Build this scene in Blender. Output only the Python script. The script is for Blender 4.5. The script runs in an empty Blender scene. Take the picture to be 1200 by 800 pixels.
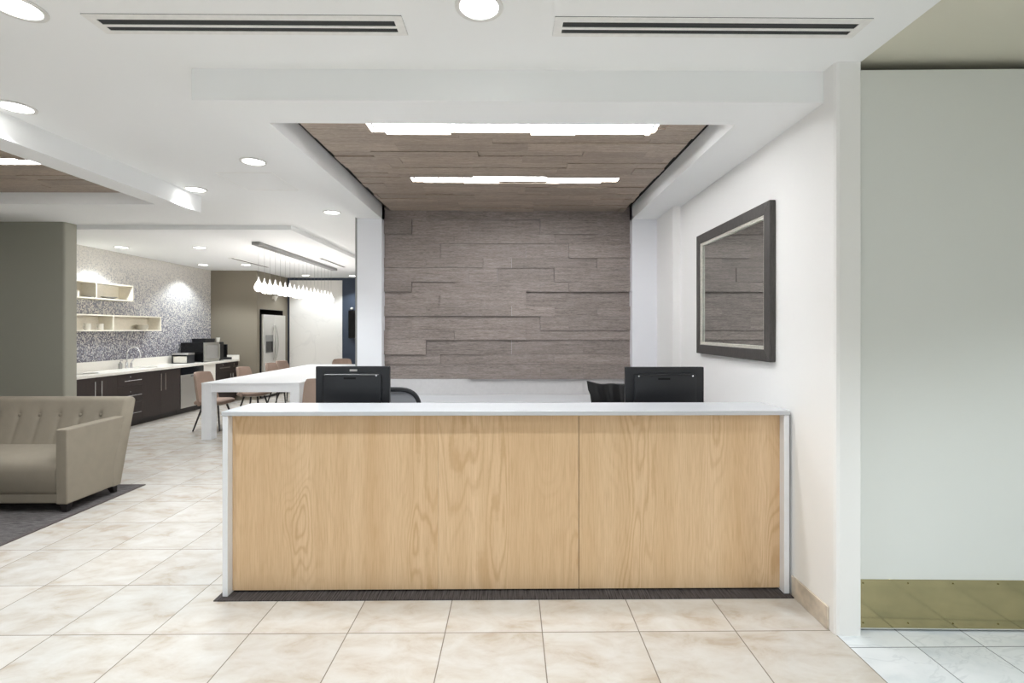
import bpy, bmesh, math, random
from mathutils import Vector, Matrix
random.seed(7)
SC = bpy.context.scene
COL = SC.collection
PI = math.pi

# ------------------------------------------------------------------ camera frame (1200x800)
F = 587.0; CX = 605.87; HY = 386.0; H = 1.60; YAW = 0.01
s_, c_ = math.sin(YAW), math.cos(YAW)
def gx(px, Y):                       # world X seen at pixel column px on a wall at depth Y
    u = (px-CX)/F; return Y*(s_+u*c_)/(c_-u*s_)
def gY(px, X):                       # world Y seen at pixel column px on a side wall at X
    u = (px-CX)/F; return X*(c_-u*s_)/(s_+u*c_)
def gz(py, X, Y):
    return H + (HY-py)/F*(X*s_+Y*c_)

# ------------------------------------------------------------------ mesh helper
class MB:
    def __init__(self):
        self.bm = bmesh.new(); self.tl = self.bm.faces.layers.float.new('tone')
    def _tone(self, fs, t):
        for f in fs: f[self.tl] = t
    def box(self, x0, x1, y0, y1, z0, z1, tone=0.5):
        if x0 > x1: x0, x1 = x1, x0
        if y0 > y1: y0, y1 = y1, y0
        if z0 > z1: z0, z1 = z1, z0
        v = [self.bm.verts.new(p) for p in ((x0,y0,z0),(x1,y0,z0),(x1,y1,z0),(x0,y1,z0),(x0,y0,z1),(x1,y0,z1),(x1,y1,z1),(x0,y1,z1))]
        fs = [self.bm.faces.new([v[i] for i in q]) for q in ((0,3,2,1),(4,5,6,7),(0,1,5,4),(1,2,6,5),(2,3,7,6),(3,0,4,7))]
        self._tone(fs, tone); return self
    def prism(self, poly, axis, a, b, tone=0.5):
        def P(p, t):
            return {'x': (t,p[0],p[1]), 'y': (p[0],t,p[1]), 'z': (p[0],p[1],t)}[axis]
        A = [self.bm.verts.new(P(p,a)) for p in poly]; B = [self.bm.verts.new(P(p,b)) for p in poly]
        fs = [self.bm.faces.new(A[::-1]), self.bm.faces.new(B)]
        n = len(poly)
        for i in range(n): fs.append(self.bm.faces.new((A[i],A[(i+1)%n],B[(i+1)%n],B[i])))
        self._tone(fs, tone); return self
    def loft(self, rings, cap=True):
        R = [[self.bm.verts.new(p) for p in r] for r in rings]
        n = len(R[0]); fs = []
        for a, b in zip(R, R[1:]):
            for i in range(n): fs.append(self.bm.faces.new((a[i],a[(i+1)%n],b[(i+1)%n],b[i])))
        if cap: fs += [self.bm.faces.new(R[0][::-1]), self.bm.faces.new(R[-1])]
        return self
    def tube(self, pts, r, seg=10, cap=True):
        pts = [Vector(p) for p in pts]; rs = r if isinstance(r,(list,tuple)) else [r]*len(pts)
        rings = []; up = None
        for i, p in enumerate(pts):
            d = (pts[min(i+1,len(pts)-1)]-pts[max(i-1,0)]).normalized()
            if up is None:
                up = Vector((0,0,1)) if abs(d.z) < .9 else Vector((1,0,0))
            a = d.cross(up)
            if a.length < 1e-4: a = d.orthogonal()
            a.normalize(); b = a.cross(d).normalized(); up = b
            rings.append([p + (a*math.cos(2*PI*k/seg)+b*math.sin(2*PI*k/seg))*rs[i] for k in range(seg)])
        return self.loft(rings, cap)
    def lathe(self, prof, c=(0,0,0), seg=24, axis='z'):
        rings = []
        for r, h in prof:
            ring = []
            for k in range(seg):
                a = 2*PI*k/seg; x, y = max(r,1e-5)*math.cos(a), max(r,1e-5)*math.sin(a)
                p = {'z':(x,y,h),'x':(h,x,y),'y':(x,h,y)}[axis]
                ring.append((c[0]+p[0],c[1]+p[1],c[2]+p[2]))
            rings.append(ring)
        return self.loft(rings)
    def ring(self, ro, ri, z0, z1, c=(0,0,0), seg=32):
        prof = [(ro,z1),(ro,z0),(ri,z0),(ri,z1)]
        R = [[self.bm.verts.new((c[0]+r*math.cos(2*PI*k/seg), c[1]+r*math.sin(2*PI*k/seg), c[2]+z)) for k in range(seg)] for r, z in prof]
        for j in range(4):
            a, b = R[j], R[(j+1)%4]
            for i in range(seg): self.bm.faces.new((a[i],a[(i+1)%seg],b[(i+1)%seg],b[i]))
        return self
    def frame(self, x0,x1,y0,y1,z0,z1, w):   # rectangular frame lying in xy with border w
        for b in ((x0,x1,y0,y0+w),(x0,x1,y1-w,y1),(x0,x0+w,y0+w,y1-w),(x1-w,x1,y0+w,y1-w)):
            self.box(b[0],b[1],b[2],b[3],z0,z1)
        return self
    def sphere(self, c, r, sx=1, sy=1, sz=1, seg=16):
        n = seg//2
        rings = []
        for j in range(n+1):
            t = -PI/2+PI*j/n; rr = max(math.cos(t)*r,1e-5)
            rings.append([(c[0]+sx*rr*math.cos(2*PI*k/seg), c[1]+sy*rr*math.sin(2*PI*k/seg), c[2]+sz*r*math.sin(t)) for k in range(seg)])
        return self.loft(rings)
    def build(self, name, m, parent=None, local=False, bevel=0, smooth=True, subsurf=0, angle=35, segs=2):
        bm = self.bm
        bmesh.ops.remove_doubles(bm, verts=bm.verts, dist=1e-6) if not smooth is None and smooth == 'weld' else None
        bmesh.ops.recalc_face_normals(bm, faces=bm.faces)
        if parent is not None:
            off = Vector((0,0,0)) if local else total_loc(parent)
        elif local: off = Vector((0,0,0))
        else:
            xs = [v.co for v in bm.verts]
            off = Vector(((min(v.x for v in xs)+max(v.x for v in xs))/2, (min(v.y for v in xs)+max(v.y for v in xs))/2, min(v.z for v in xs)))
        for v in bm.verts: v.co -= off
        if smooth:
            for f in bm.faces: f.smooth = True
            for e in bm.edges:
                if len(e.link_faces) == 2 and e.calc_face_angle(0) > math.radians(angle): e.smooth = False
        me = bpy.data.meshes.new(name); bm.to_mesh(me); bm.free()
        ob = bpy.data.objects.new(name, me); COL.objects.link(ob)
        ms = m if isinstance(m, (list,tuple)) else [m]
        for k in ms: me.materials.append(k)
        if parent is not None: ob.parent = parent
        else: ob.location = off
        if bevel:
            md = ob.modifiers.new('bevel','BEVEL'); md.width = bevel; md.segments = segs; md.limit_method = 'ANGLE'; md.angle_limit = math.radians(40)
            try: md.harden_normals = False
            except Exception: pass
        if subsurf:
            md = ob.modifiers.new('sub','SUBSURF'); md.levels = subsurf; md.render_levels = subsurf
        return ob
def total_loc(o):
    v = Vector((0,0,0))
    while o is not None:
        v += Vector(o.location); o = o.parent
    return v
def B(*a, **k): return MB().box(*a, **k)

def tag(o, label=None, cat=None, group=None, kind=None):
    if label: o['label'] = label
    if cat: o['category'] = cat
    if group: o['group'] = group
    if kind: o['kind'] = kind
    return o
def thing(name, label, cat, loc=(0,0,0), rz=0, group=None):
    o = bpy.data.objects.new(name, None); COL.objects.link(o)
    o.location = loc; o.rotation_euler = (0,0,rz); o.empty_display_size = .1
    return tag(o, label, cat, group)
def struct(name, mb, m, label=None, cat=None, **k):
    return tag(mb.build(name, m, **k), label, cat, None, 'structure')
def copy_tree(o, parent=None):
    c = o.copy(); COL.objects.link(c)
    if parent is not None: c.parent = parent
    for ch in list(o.children): copy_tree(ch, c)
    return c

# ------------------------------------------------------------------ materials
def srgb(r, g, b):
    def f(v):
        v /= 255.0
        return v/12.92 if v <= .04045 else ((v+.055)/1.055)**2.4
    return (f(r), f(g), f(b), 1)
def newmat(name):
    m = bpy.data.materials.new(name); m.use_nodes = True
    nt = m.node_tree; return m, nt, nt.nodes['Principled BSDF']
def N(nt, t, **kw):
    n = nt.nodes.new(t)
    for k, v in kw.items():
        if k.startswith('i_'): n.inputs[k[2:].replace('_',' ')].default_value = v
        else: setattr(n, k, v)
    return n
def coords(nt, scale=(1,1,1), src='Object', rot=(0,0,0), loc=(0,0,0)):
    tc = N(nt,'ShaderNodeTexCoord'); mp = N(nt,'ShaderNodeMapping')
    mp.inputs['Scale'].default_value = scale; mp.inputs['Rotation'].default_value = rot; mp.inputs['Location'].default_value = loc
    if src == 'World':
        g = N(nt,'ShaderNodeNewGeometry'); nt.links.new(g.outputs['Position'], mp.inputs[0])
    else: nt.links.new(tc.outputs[src], mp.inputs[0])
    return mp.outputs[0]
def noise(nt, vec, scale=5, detail=3, rough=.5, dist=0):
    n = N(nt,'ShaderNodeTexNoise'); n.inputs['Scale'].default_value = scale; n.inputs['Detail'].default_value = detail
    n.inputs['Roughness'].default_value = rough; n.inputs['Distortion'].default_value = dist
    nt.links.new(vec, n.inputs['Vector']); return n.outputs['Fac']
def ramp(nt, fac, stops):
    r = N(nt,'ShaderNodeValToRGB'); e = r.color_ramp.elements
    while len(e) < len(stops): e.new(.5)
    for k, (p, col) in enumerate(stops):
        e[k].position = p; e[k].color = col
    nt.links.new(fac, r.inputs[0]); return r.outputs[0]
def mix(nt, fac, a, b, mode='MIX'):
    m = N(nt,'ShaderNodeMix', data_type='RGBA', blend_type=mode)
    for inp, v in ((m.inputs[0],fac),(m.inputs[6],a),(m.inputs[7],b)):
        if hasattr(v,'default_value') or hasattr(v,'is_linked'): nt.links.new(v, inp)
        else: inp.default_value = v
    return m.outputs[2]
def mth(nt, op, a, b=None, c=None):
    m = N(nt,'ShaderNodeMath', operation=op)
    for i, v in enumerate((a,b,c)):
        if v is None: continue
        if isinstance(v,(int,float)): m.inputs[i].default_value = v
        else: nt.links.new(v, m.inputs[i])
    return m.outputs[0]
def bump(nt, bsdf, h, strength=.2, dist=.01):
    b = N(nt,'ShaderNodeBump'); b.inputs['Strength'].default_value = strength; b.inputs['Distance'].default_value = dist
    nt.links.new(h, b.inputs['Height']); nt.links.new(b.outputs[0], bsdf.inputs['Normal'])

def plain(name, col, rough=.5, metal=0, noise_amt=.04, scale=30, bumpy=0, spec=.5):
    m, nt, p = newmat(name)
    v = coords(nt)
    n = noise(nt, v, scale, 3)
    lo = tuple(c*(1-noise_amt) for c in col[:3])+(1,); hi = tuple(min(1,c*(1+noise_amt)) for c in col[:3])+(1,)
    nt.links.new(ramp(nt, n, [(.3,lo),(.7,hi)]), p.inputs['Base Color'])
    p.inputs['Roughness'].default_value = rough; p.inputs['Metallic'].default_value = metal
    p.inputs['Specular IOR Level'].default_value = spec
    if bumpy: bump(nt, p, n, bumpy, .002)
    return m
def emit(name, col, strength):
    m, nt, p = newmat(name)
    p.inputs['Base Color'].default_value = (1,1,1,1)
    p.inputs['Emission Color'].default_value = col; p.inputs['Emission Strength'].default_value = strength
    return m

def wall_paint(name, col):
    m, nt, p = newmat(name)
    v = coords(nt, src='World'); n = noise(nt, v, 160, 3)
    p.inputs['Base Color'].default_value = col; p.inputs['Roughness'].default_value = .65
    p.inputs['Specular IOR Level'].default_value = .3
    bump(nt, p, n, .12, .002); return m

def tiles_mat(name, X0, Y0, sx, sy, stops, grout, rough, nscale, veins=None):
    m, nt, p = newmat(name)
    g = N(nt,'ShaderNodeNewGeometry'); sp = N(nt,'ShaderNodeSeparateXYZ'); nt.links.new(g.outputs['Position'], sp.inputs[0])
    ux = mth(nt,'DIVIDE', mth(nt,'SUBTRACT', sp.outputs[0], X0), sx); uy = mth(nt,'DIVIDE', mth(nt,'SUBTRACT', sp.outputs[1], Y0), sy)
    fx = mth(nt,'FRACT',ux); fy = mth(nt,'FRACT',uy); ix = mth(nt,'FLOOR',ux); iy = mth(nt,'FLOOR',uy)
    def edge(f, s): return mth(nt,'MULTIPLY', mth(nt,'MINIMUM', f, mth(nt,'SUBTRACT',1,f)), s)
    d = mth(nt,'MINIMUM', edge(fx,sx), edge(fy,sy))
    gr = mth(nt,'LESS_THAN', d, .0027)
    cid = N(nt,'ShaderNodeCombineXYZ'); nt.links.new(ix,cid.inputs[0]); nt.links.new(iy,cid.inputs[1])
    wn = N(nt,'ShaderNodeTexWhiteNoise', noise_dimensions='3D'); nt.links.new(cid.outputs[0], wn.inputs['Vector'])
    off = N(nt,'ShaderNodeVectorMath', operation='SCALE'); nt.links.new(wn.outputs['Color'], off.inputs[0]); off.inputs['Scale'].default_value = 13
    add = N(nt,'ShaderNodeVectorMath', operation='ADD'); nt.links.new(g.outputs['Position'], add.inputs[0]); nt.links.new(off.outputs[0], add.inputs[1])
    mp = N(nt,'ShaderNodeMapping'); mp.inputs['Rotation'].default_value = (0,0,.5); mp.inputs['Scale'].default_value = (1,1.7,1); nt.links.new(add.outputs[0], mp.inputs[0])
    n = noise(nt, mp.outputs[0], nscale, 7, .62, .4)
    col = ramp(nt, n, stops)
    if veins:
        n2 = noise(nt, mp.outputs[0], veins[0], 4, .6, 1.2)
        v = mth(nt,'ABSOLUTE', mth(nt,'SUBTRACT', n2, .5))
        vf = ramp(nt, v, [(0,(1,1,1,1)),(veins[1],(0,0,0,1))])
        col = mix(nt, mth(nt,'MULTIPLY', vf, veins[3]), col, veins[2])
    # pores
    n3 = noise(nt, mp.outputs[0], 55, 3, .6)
    pf = ramp(nt, n3, [(.66,(0,0,0,1)),(.74,(1,1,1,1))])
    col = mix(nt, mth(nt,'MULTIPLY', pf, .28), col, stops[0][1])
    tone = mth(nt,'MULTIPLY_ADD', wn.outputs['Value'], .08, .94)
    tc = N(nt,'ShaderNodeCombineColor'); [nt.links.new(tone, tc.inputs[i]) for i in range(3)]
    col = mix(nt, 1.0, col, tc.outputs[0], 'MULTIPLY')
    col = mix(nt, gr, col, grout)
    nt.links.new(col, p.inputs['Base Color'])
    r = mth(nt,'MULTIPLY_ADD', n, .12, rough); r2 = mth(nt,'MAXIMUM', r, mth(nt,'MULTIPLY', gr, .8))
    nt.links.new(r2, p.inputs['Roughness'])
    bump(nt, p, mth(nt,'SUBTRACT',1,gr), .3, .001)
    return m

def plank_mat(name, lo, hi, stretch):
    m, nt, p = newmat(name)
    at = N(nt,'ShaderNodeAttribute', attribute_name='tone')
    g = N(nt,'ShaderNodeNewGeometry')
    cv = N(nt,'ShaderNodeCombineXYZ'); [nt.links.new(mth(nt,'MULTIPLY',at.outputs['Fac'],k), cv.inputs[i]) for i,k in enumerate((37,91,53))]
    add = N(nt,'ShaderNodeVectorMath', operation='ADD'); nt.links.new(g.outputs['Position'], add.inputs[0]); nt.links.new(cv.outputs[0], add.inputs[1])
    mp = N(nt,'ShaderNodeMapping'); mp.inputs['Scale'].default_value = stretch; nt.links.new(add.outputs[0], mp.inputs[0])
    fine = noise(nt, mp.outputs[0], 26, 6, .7, .3); broad = noise(nt, mp.outputs[0], 5, 3, .5, .6)
    f = mth(nt,'ADD', mth(nt,'MULTIPLY',fine,.75), mth(nt,'MULTIPLY',broad,.3))
    col = ramp(nt, f, [(.38,lo),(.68,hi)])
    t = mth(nt,'MULTIPLY_ADD', at.outputs['Fac'], .22, .89)
    tc = N(nt,'ShaderNodeCombineColor'); [nt.links.new(t, tc.inputs[i]) for i in range(3)]
    nt.links.new(mix(nt,1.0,col,tc.outputs[0],'MULTIPLY'), p.inputs['Base Color'])
    p.inputs['Roughness'].default_value = .5; bump(nt, p, fine, .12, .002); return m

def maple_mat():
    m, nt, p = newmat('maple')
    oi = N(nt,'ShaderNodeObjectInfo'); tc = N(nt,'ShaderNodeNewGeometry')
    cv = N(nt,'ShaderNodeCombineXYZ'); nt.links.new(mth(nt,'MULTIPLY',oi.outputs['Random'],23), cv.inputs[0]); nt.links.new(mth(nt,'MULTIPLY',oi.outputs['Random'],7), cv.inputs[2])
    add = N(nt,'ShaderNodeVectorMath', operation='ADD'); nt.links.new(tc.outputs['Position'], add.inputs[0]); nt.links.new(cv.outputs[0], add.inputs[1])
    def mp(s):
        q = N(nt,'ShaderNodeMapping'); q.inputs['Scale'].default_value = s; nt.links.new(add.outputs[0], q.inputs[0]); return q.outputs[0]
    base = noise(nt, mp((3.6,.01,.62)), 1.0, 2, .45, .25)
    wob = noise(nt, mp((30,.01,22)), 1.0, 2, .5)
    ph = mth(nt,'ADD', mth(nt,'MULTIPLY', base, 165), mth(nt,'MULTIPLY', wob, 2.2))
    rings = mth(nt,'MULTIPLY_ADD', mth(nt,'SINE', ph), .5, .5)
    rings = mth(nt,'POWER', rings, 2.5)
    streak = noise(nt, mp((190,.01,5)), 1.0, 4, .6)
    band = noise(nt, mp((7,.01,.12)), 1.0, 2, .5)
    col = ramp(nt, band, [(.3,srgb(216,182,142)),(.5,srgb(223,191,152)),(.7,srgb(231,201,164))])
    mask = ramp(nt, base, [(.52,(0,0,0,1)),(.6,(1,1,1,1))])
    amt = mth(nt,'MULTIPLY_ADD', mask, .32, .10)
    col = mix(nt, mth(nt,'MULTIPLY', rings, amt), col, srgb(186,142,94))
    sf = ramp(nt, streak, [(.45,(0,0,0,1)),(.75,(1,1,1,1))])
    col = mix(nt, mth(nt,'MULTIPLY', sf, .5), col, srgb(184,142,96))
    nt.links.new(col, p.inputs['Base Color']); p.inputs['Roughness'].default_value = .42
    p.inputs['Specular IOR Level'].default_value = .35
    return m

def mosaic_mat():
    m, nt, p = newmat('mosaic')
    g = N(nt,'ShaderNodeNewGeometry'); sp = N(nt,'ShaderNodeSeparateXYZ'); nt.links.new(g.outputs['Position'], sp.inputs[0])
    S = .018
    uy = mth(nt,'DIVIDE', sp.outputs[1], S); uz = mth(nt,'DIVIDE', sp.outputs[2], S)
    iy, iz = mth(nt,'FLOOR',uy), mth(nt,'FLOOR',uz)
    cid = N(nt,'ShaderNodeCombineXYZ'); nt.links.new(iy,cid.inputs[0]); nt.links.new(iz,cid.inputs[1])
    wn = N(nt,'ShaderNodeTexWhiteNoise', noise_dimensions='3D'); nt.links.new(cid.outputs[0], wn.inputs['Vector'])
    # share of dark tiles grows downwards (the mosaic's own fade)
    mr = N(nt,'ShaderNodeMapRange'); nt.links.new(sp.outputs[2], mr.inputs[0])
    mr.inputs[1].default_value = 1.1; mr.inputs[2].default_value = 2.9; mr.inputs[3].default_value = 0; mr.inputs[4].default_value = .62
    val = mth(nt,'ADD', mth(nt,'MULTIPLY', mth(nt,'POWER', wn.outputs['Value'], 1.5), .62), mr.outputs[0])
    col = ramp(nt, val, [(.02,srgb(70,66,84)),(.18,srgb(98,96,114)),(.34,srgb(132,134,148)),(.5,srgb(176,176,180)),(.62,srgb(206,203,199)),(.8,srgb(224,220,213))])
    for k in nt.nodes:
        pass
    fy, fz = mth(nt,'FRACT',uy), mth(nt,'FRACT',uz)
    def e(f): return mth(nt,'MINIMUM', f, mth(nt,'SUBTRACT',1,f))
    gr = mth(nt,'LESS_THAN', mth(nt,'MINIMUM', e(fy), e(fz)), .05)
    nt.links.new(mix(nt, gr, col, srgb(196,192,186)), p.inputs['Base Color'])
    p.inputs['Roughness'].default_value = .22
    b = N(nt,'ShaderNodeBump'); b.inputs['Strength'].default_value = .5; b.inputs['Distance'].default_value = .002
    nt.links.new(mth(nt,'SUBTRACT', wn.outputs['Value'], gr), b.inputs['Height']); nt.links.new(b.outputs[0], p.inputs['Normal'])
    return m

def stripe_carpet(name, along, lo, hi):
    m, nt, p = newmat(name)
    sc = (9,160,1) if along == 'x' else (120,4,1)
    v = coords(nt, sc, 'World'); n = noise(nt, v, 1.0, 4, .7)
    v2 = coords(nt, (1,1,1), 'World'); n2 = noise(nt, v2, 500, 2)
    f = mth(nt,'ADD', mth(nt,'MULTIPLY', n, .8), mth(nt,'MULTIPLY', n2, .2))
    nt.links.new(ramp(nt, f, [(.38,lo),(.62,hi)]), p.inputs['Base Color'])
    p.inputs['Roughness'].default_value = 1; p.inputs['Specular IOR Level'].default_value = .1
    bump(nt, p, n2, .5, .004); return m

def fabric(name, col, scale=900, amt=.12):
    m, nt, p = newmat(name)
    v = coords(nt); n = noise(nt, v, scale, 2, .6); n2 = noise(nt, v, 12, 3)
    f = mth(nt,'ADD', mth(nt,'MULTIPLY', n, .8), mth(nt,'MULTIPLY', n2, .2))
    lo = tuple(c*(1-amt) for c in col[:3])+(1,); hi = tuple(min(1,c*(1+amt)) for c in col[:3])+(1,)
    nt.links.new(ramp(nt, f, [(.35,lo),(.65,hi)]), p.inputs['Base Color'])
    p.inputs['Roughness'].default_value = .95; p.inputs['Specular IOR Level'].default_value = .15
    bump(nt, p, n, .35, .002); return m

def brushed(name, col, rough=.3):
    m, nt, p = newmat(name)
    v = coords(nt, (4,4,300)); n = noise(nt, v, 1, 3)
    nt.links.new(ramp(nt, n, [(.3,tuple(c*.93 for c in col[:3])+(1,)),(.7,col)]), p.inputs['Base Color'])
    p.inputs['Metallic'].default_value = 1; nt.links.new(mth(nt,'MULTIPLY_ADD', n, .15, rough), p.inputs['Roughness']); return m

M = {}
M['white'] = wall_paint('white_paint', srgb(242,241,239))
M['ceil'] = wall_paint('ceiling_paint', srgb(246,247,247))
M['portal'] = wall_paint('portal_paint', srgb(238,239,243))
M['lobby'] = wall_paint('lobby_paint', srgb(216,213,197))
M['jamb'] = wall_paint('jamb_paint', srgb(222,218,206))
M['taupe'] = wall_paint('taupe_paint', srgb(131,123,109))
M['olive'] = wall_paint('olive_paint', srgb(160,159,147))
M['olive_side'] = wall_paint('olive_side_paint', srgb(190,184,170))
M['slate'] = wall_paint('slate_paint', srgb(62,70,84))
M['travertine'] = tiles_mat('travertine', .16, 2.648, .5135, .512,
    [(.30,srgb(184,170,154)),(.42,srgb(197,188,177)),(.54,srgb(204,198,190)),(.75,srgb(212,209,204))], srgb(116,106,94), .16, 4.2)
M['marble'] = tiles_mat('marble', 1.70, 2.504, .343, .343,
    [(.3,srgb(206,212,216)),(.5,srgb(226,229,231)),(.7,srgb(234,236,238))], srgb(120,124,124), .12, 2.2, (1.6,.02,srgb(165,172,178),.22))
M['stone'] = plain('travertine_skirting', srgb(206,193,176), .4, 0, .2, 14)
M['plank'] = plank_mat('taupe_plank', srgb(102,92,87), srgb(176,164,158), (1,14,14))
M['plank_c'] = plank_mat('taupe_ceiling_plank', srgb(124,110,99), srgb(192,176,160), (1,14,14))
M['dark_wood'] = plank_mat('grey_frame_wood', srgb(58,56,54), srgb(84,80,77), (10,10,1))
M['maple'] = maple_mat()
M['quartz'] = plain('white_quartz', srgb(201,203,206), .25, 0, .02, 200)
M['laminate'] = plain('white_laminate', srgb(236,237,240), .35, 0, .01)
M['grey_lam'] = plain('grey_laminate', srgb(204,202,202), .5, 0, .03)
M['carpet'] = stripe_carpet('dark_carpet', 'y', srgb(50,45,44), srgb(98,92,90))
M['rug'] = stripe_carpet('striped_rug', 'x', srgb(52,49,49), srgb(124,119,118))
M['rug_edge'] = plain('rug_binding', srgb(82,74,72), .9, 0, .1, 300)
M['sofa'] = fabric('oatmeal_fabric', srgb(139,130,116))
M['chair_fab'] = fabric('taupe_fabric', srgb(158,138,126), 500, .1)
M['chair_shell'] = plain('pale_shell', srgb(214,206,196), .4)
M['black_wood'] = plain('black_leg', srgb(34,30,28), .4)
M['black_pl'] = plain('black_plastic', srgb(31,32,35), .38, 0, .06, 300)
M['black_gl'] = plain('black_gloss', srgb(18,18,20), .12, 0, .02)
M['seam'] = plain('black_recess', srgb(10,10,10), .9)
M['leather'] = plain('black_leather', srgb(26,25,26), .33, 0, .1, 80, .3)
M['meshcloth'] = plain('grey_mesh', srgb(135,136,140), .8, 0, .1, 600)
M['chrome'] = brushed('chrome', (.8,.8,.82,1), .12)
M['steel'] = brushed('steel', srgb(205,203,198), .32)
M['fridge'] = brushed('fridge_steel', srgb(222,220,216), .38)
M['silver'] = plain('silver_bead', srgb(226,223,214), .35, .35, .1, 60)
M['alu'] = plain('grey_metal', srgb(150,150,148), .4, .6)
M['brass'] = plain('brass', srgb(172,162,124), .13, 1, .05, 8)
M['brass_dk'] = plain('brass_edge', srgb(122,112,70), .35, .8, .05)
M['espresso'] = plank_mat('espresso_laminate', srgb(38,30,28), srgb(54,44,41), (14,14,1))
M['kquartz'] = plain('kitchen_quartz', srgb(232,228,220), .25, 0, .05, 90)
M['shelf'] = plain('cream_shelf', srgb(236,230,216), .5)
M['china'] = plain('white_china', srgb(228,224,214), .2)
M['grey_china'] = plain('grey_china', srgb(150,148,145), .3)
M['door'] = wall_paint('door_laminate', srgb(224,226,222))
M['vent'] = plain('vent_white', srgb(238,237,234), .5)
M['ventd'] = plain('vent_dark', srgb(52,54,54), .7)
M['trimring'] = plain('downlight_trim', srgb(226,225,222), .4)
M['em_dl'] = emit('downlight_glow', (1,.985,.96,1), 6)
M['em_lin'] = emit('linear_glow', (.97,.98,1,1), 23)
M['em_bulb'] = emit('bulb_glow', (1,.95,.9,1), 55)
M['marble_panel'] = None
def mirror_mat():
    m, nt, p = newmat('mirror_glass'); p.inputs['Base Color'].default_value = (.78,.81,.8,1); p.inputs['Metallic'].default_value = 1
    v = coords(nt); n = noise(nt, v, 3); nt.links.new(mth(nt,'MULTIPLY', n, .02), p.inputs['Roughness']); return m
M['mirror'] = mirror_mat()
def glass_mat():
    m, nt, p = newmat('clear_glass')
    out = nt.nodes['Material Output']; tr = N(nt,'ShaderNodeBsdfTransparent'); mx = N(nt,'ShaderNodeMixShader')
    p.inputs['Base Color'].default_value = (1,1,1,1); p.inputs['Roughness'].default_value = .05
    lw = N(nt,'ShaderNodeLayerWeight'); lw.inputs['Blend'].default_value = .45
    nt.links.new(mth(nt,'MULTIPLY_ADD', lw.outputs['Facing'], .7, .3), mx.inputs[0])
    nt.links.new(tr.outputs[0], mx.inputs[1]); nt.links.new(p.outputs[0], mx.inputs[2]); nt.links.new(mx.outputs[0], out.inputs[0]); return m
M['glass'] = glass_mat()
def panel_marble():
    m, nt, p = newmat('white_marble_panel')
    v = coords(nt, (1,1,1.2), 'World', (0,.7,0)); n = noise(nt, v, .8, 4, .55, .8)
    a = mth(nt,'ABSOLUTE', mth(nt,'SUBTRACT', n, .5))
    vf = ramp(nt, a, [(0,(1,1,1,1)),(.012,(0,0,0,1))])
    nt.links.new(mix(nt, mth(nt,'MULTIPLY', vf, .10), srgb(238,235,230), srgb(170,168,165)), p.inputs['Base Color'])
    p.inputs['Roughness'].default_value = .25; return m
M['marble_panel'] = panel_marble()

# ------------------------------------------------------------------ key planes
YF = 3.003                    # front plane of the reception desk
XR = gx(929, YF)              # right wall
ZC = 3.0                      # main ceiling
ZS = 2.83                     # dropped soffits
ZW = 2.945                    # plank ceilings
YP = 5.57                     # front of the portal posts
YW = 5.71                     # plank wall
XL = gx(316, 3.0)             # portal left lip
XO = gx(418.5, YP)            # portal outer left
XRL = gx(861, 3.0)            # right lip
ZK = 2.94                     # kitchen ceiling
XK = -6.85; YK = 11.46        # mosaic wall, taupe wall
XJ = 1.825                    # outer face of the wall end
YJ = 2.60

# ------------------------------------------------------------------ shell
struct('floor', B(-9, XR+.01, -4, 13.2, -.1, 0), M['travertine'])
struct('floor', B(XR+.01, 5, -4, 3.4, -.1, 0), M['marble'])
struct('ceiling', B(-9, XJ, -4, 13.2, ZC, ZC+.2), M['ceil'])
struct('ceiling', B(XJ, 5, -4, 3.4, 3.03, 3.23), M['lobby'])
# soffit round the desk bay
def soffit(x0,x1,y0,y1, ox0,ox1,oy0,oy1, z0, z1):
    m = MB()
    m.box(x0,x1,y0,oy0,z0,z1)
    if oy1 < y1: m.box(x0,x1,oy1,y1,z0,z1)
    m.box(x0,ox0,oy0,oy1,z0,z1)
    if ox1 < x1: m.box(ox1,x1,oy0,oy1,z0,z1)
    return m
struct('ceiling_soffit', soffit(XO, XR, 2.703, YW+.3, XL, XRL, 3.0, YW, ZS, ZC), M['ceil'])
XF = -3.28
struct('ceiling_soffit', soffit(-6.9, XF, 2.7, 5.32, -6.4, -3.51, 3.0, 4.96, ZS, ZC), M['ceil'])
struct('ceiling_kitchen', B(-9, -2.97, 6.76, 13.1, ZK, ZC), M['ceil'])
# right wall with its bullnosed end
r = .02
poly = [(XR,YJ+r),(XR+r*.3,YJ+r*.3),(XR+r,YJ),(XJ-r*.5,YJ),(XJ,YJ+r*.5),(XJ,7),(XR,7)]
yb = gY(797.6, XR); xb = gx(788.5, yb)
poly = [(XR,YJ+r),(XR+r*.3,YJ+r*.3),(XR+r,YJ),(XJ-.004,YJ),(XJ,YJ+.004),(XJ,6.2),(xb,6.2),(xb,yb),(XR,yb)]
struct('wall_right', MB().prism(poly,'z',0,ZC), M['jamb'] if False else M['white'], smooth=False)
# portal posts and back wall
struct('wall_back', MB().prism([(XO,YP),(XL,YP),(XL,YW),(XRL,YW),(XRL,YP),(xb,YP),(xb,6.0),(XO,6.0)],'z',0,ZC), M['portal'], smooth=False)
struct('trim_1', B(XO-.022, XO-.001, YP+.004, YP+.03, 0, ZC-.005), M['alu'])
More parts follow.
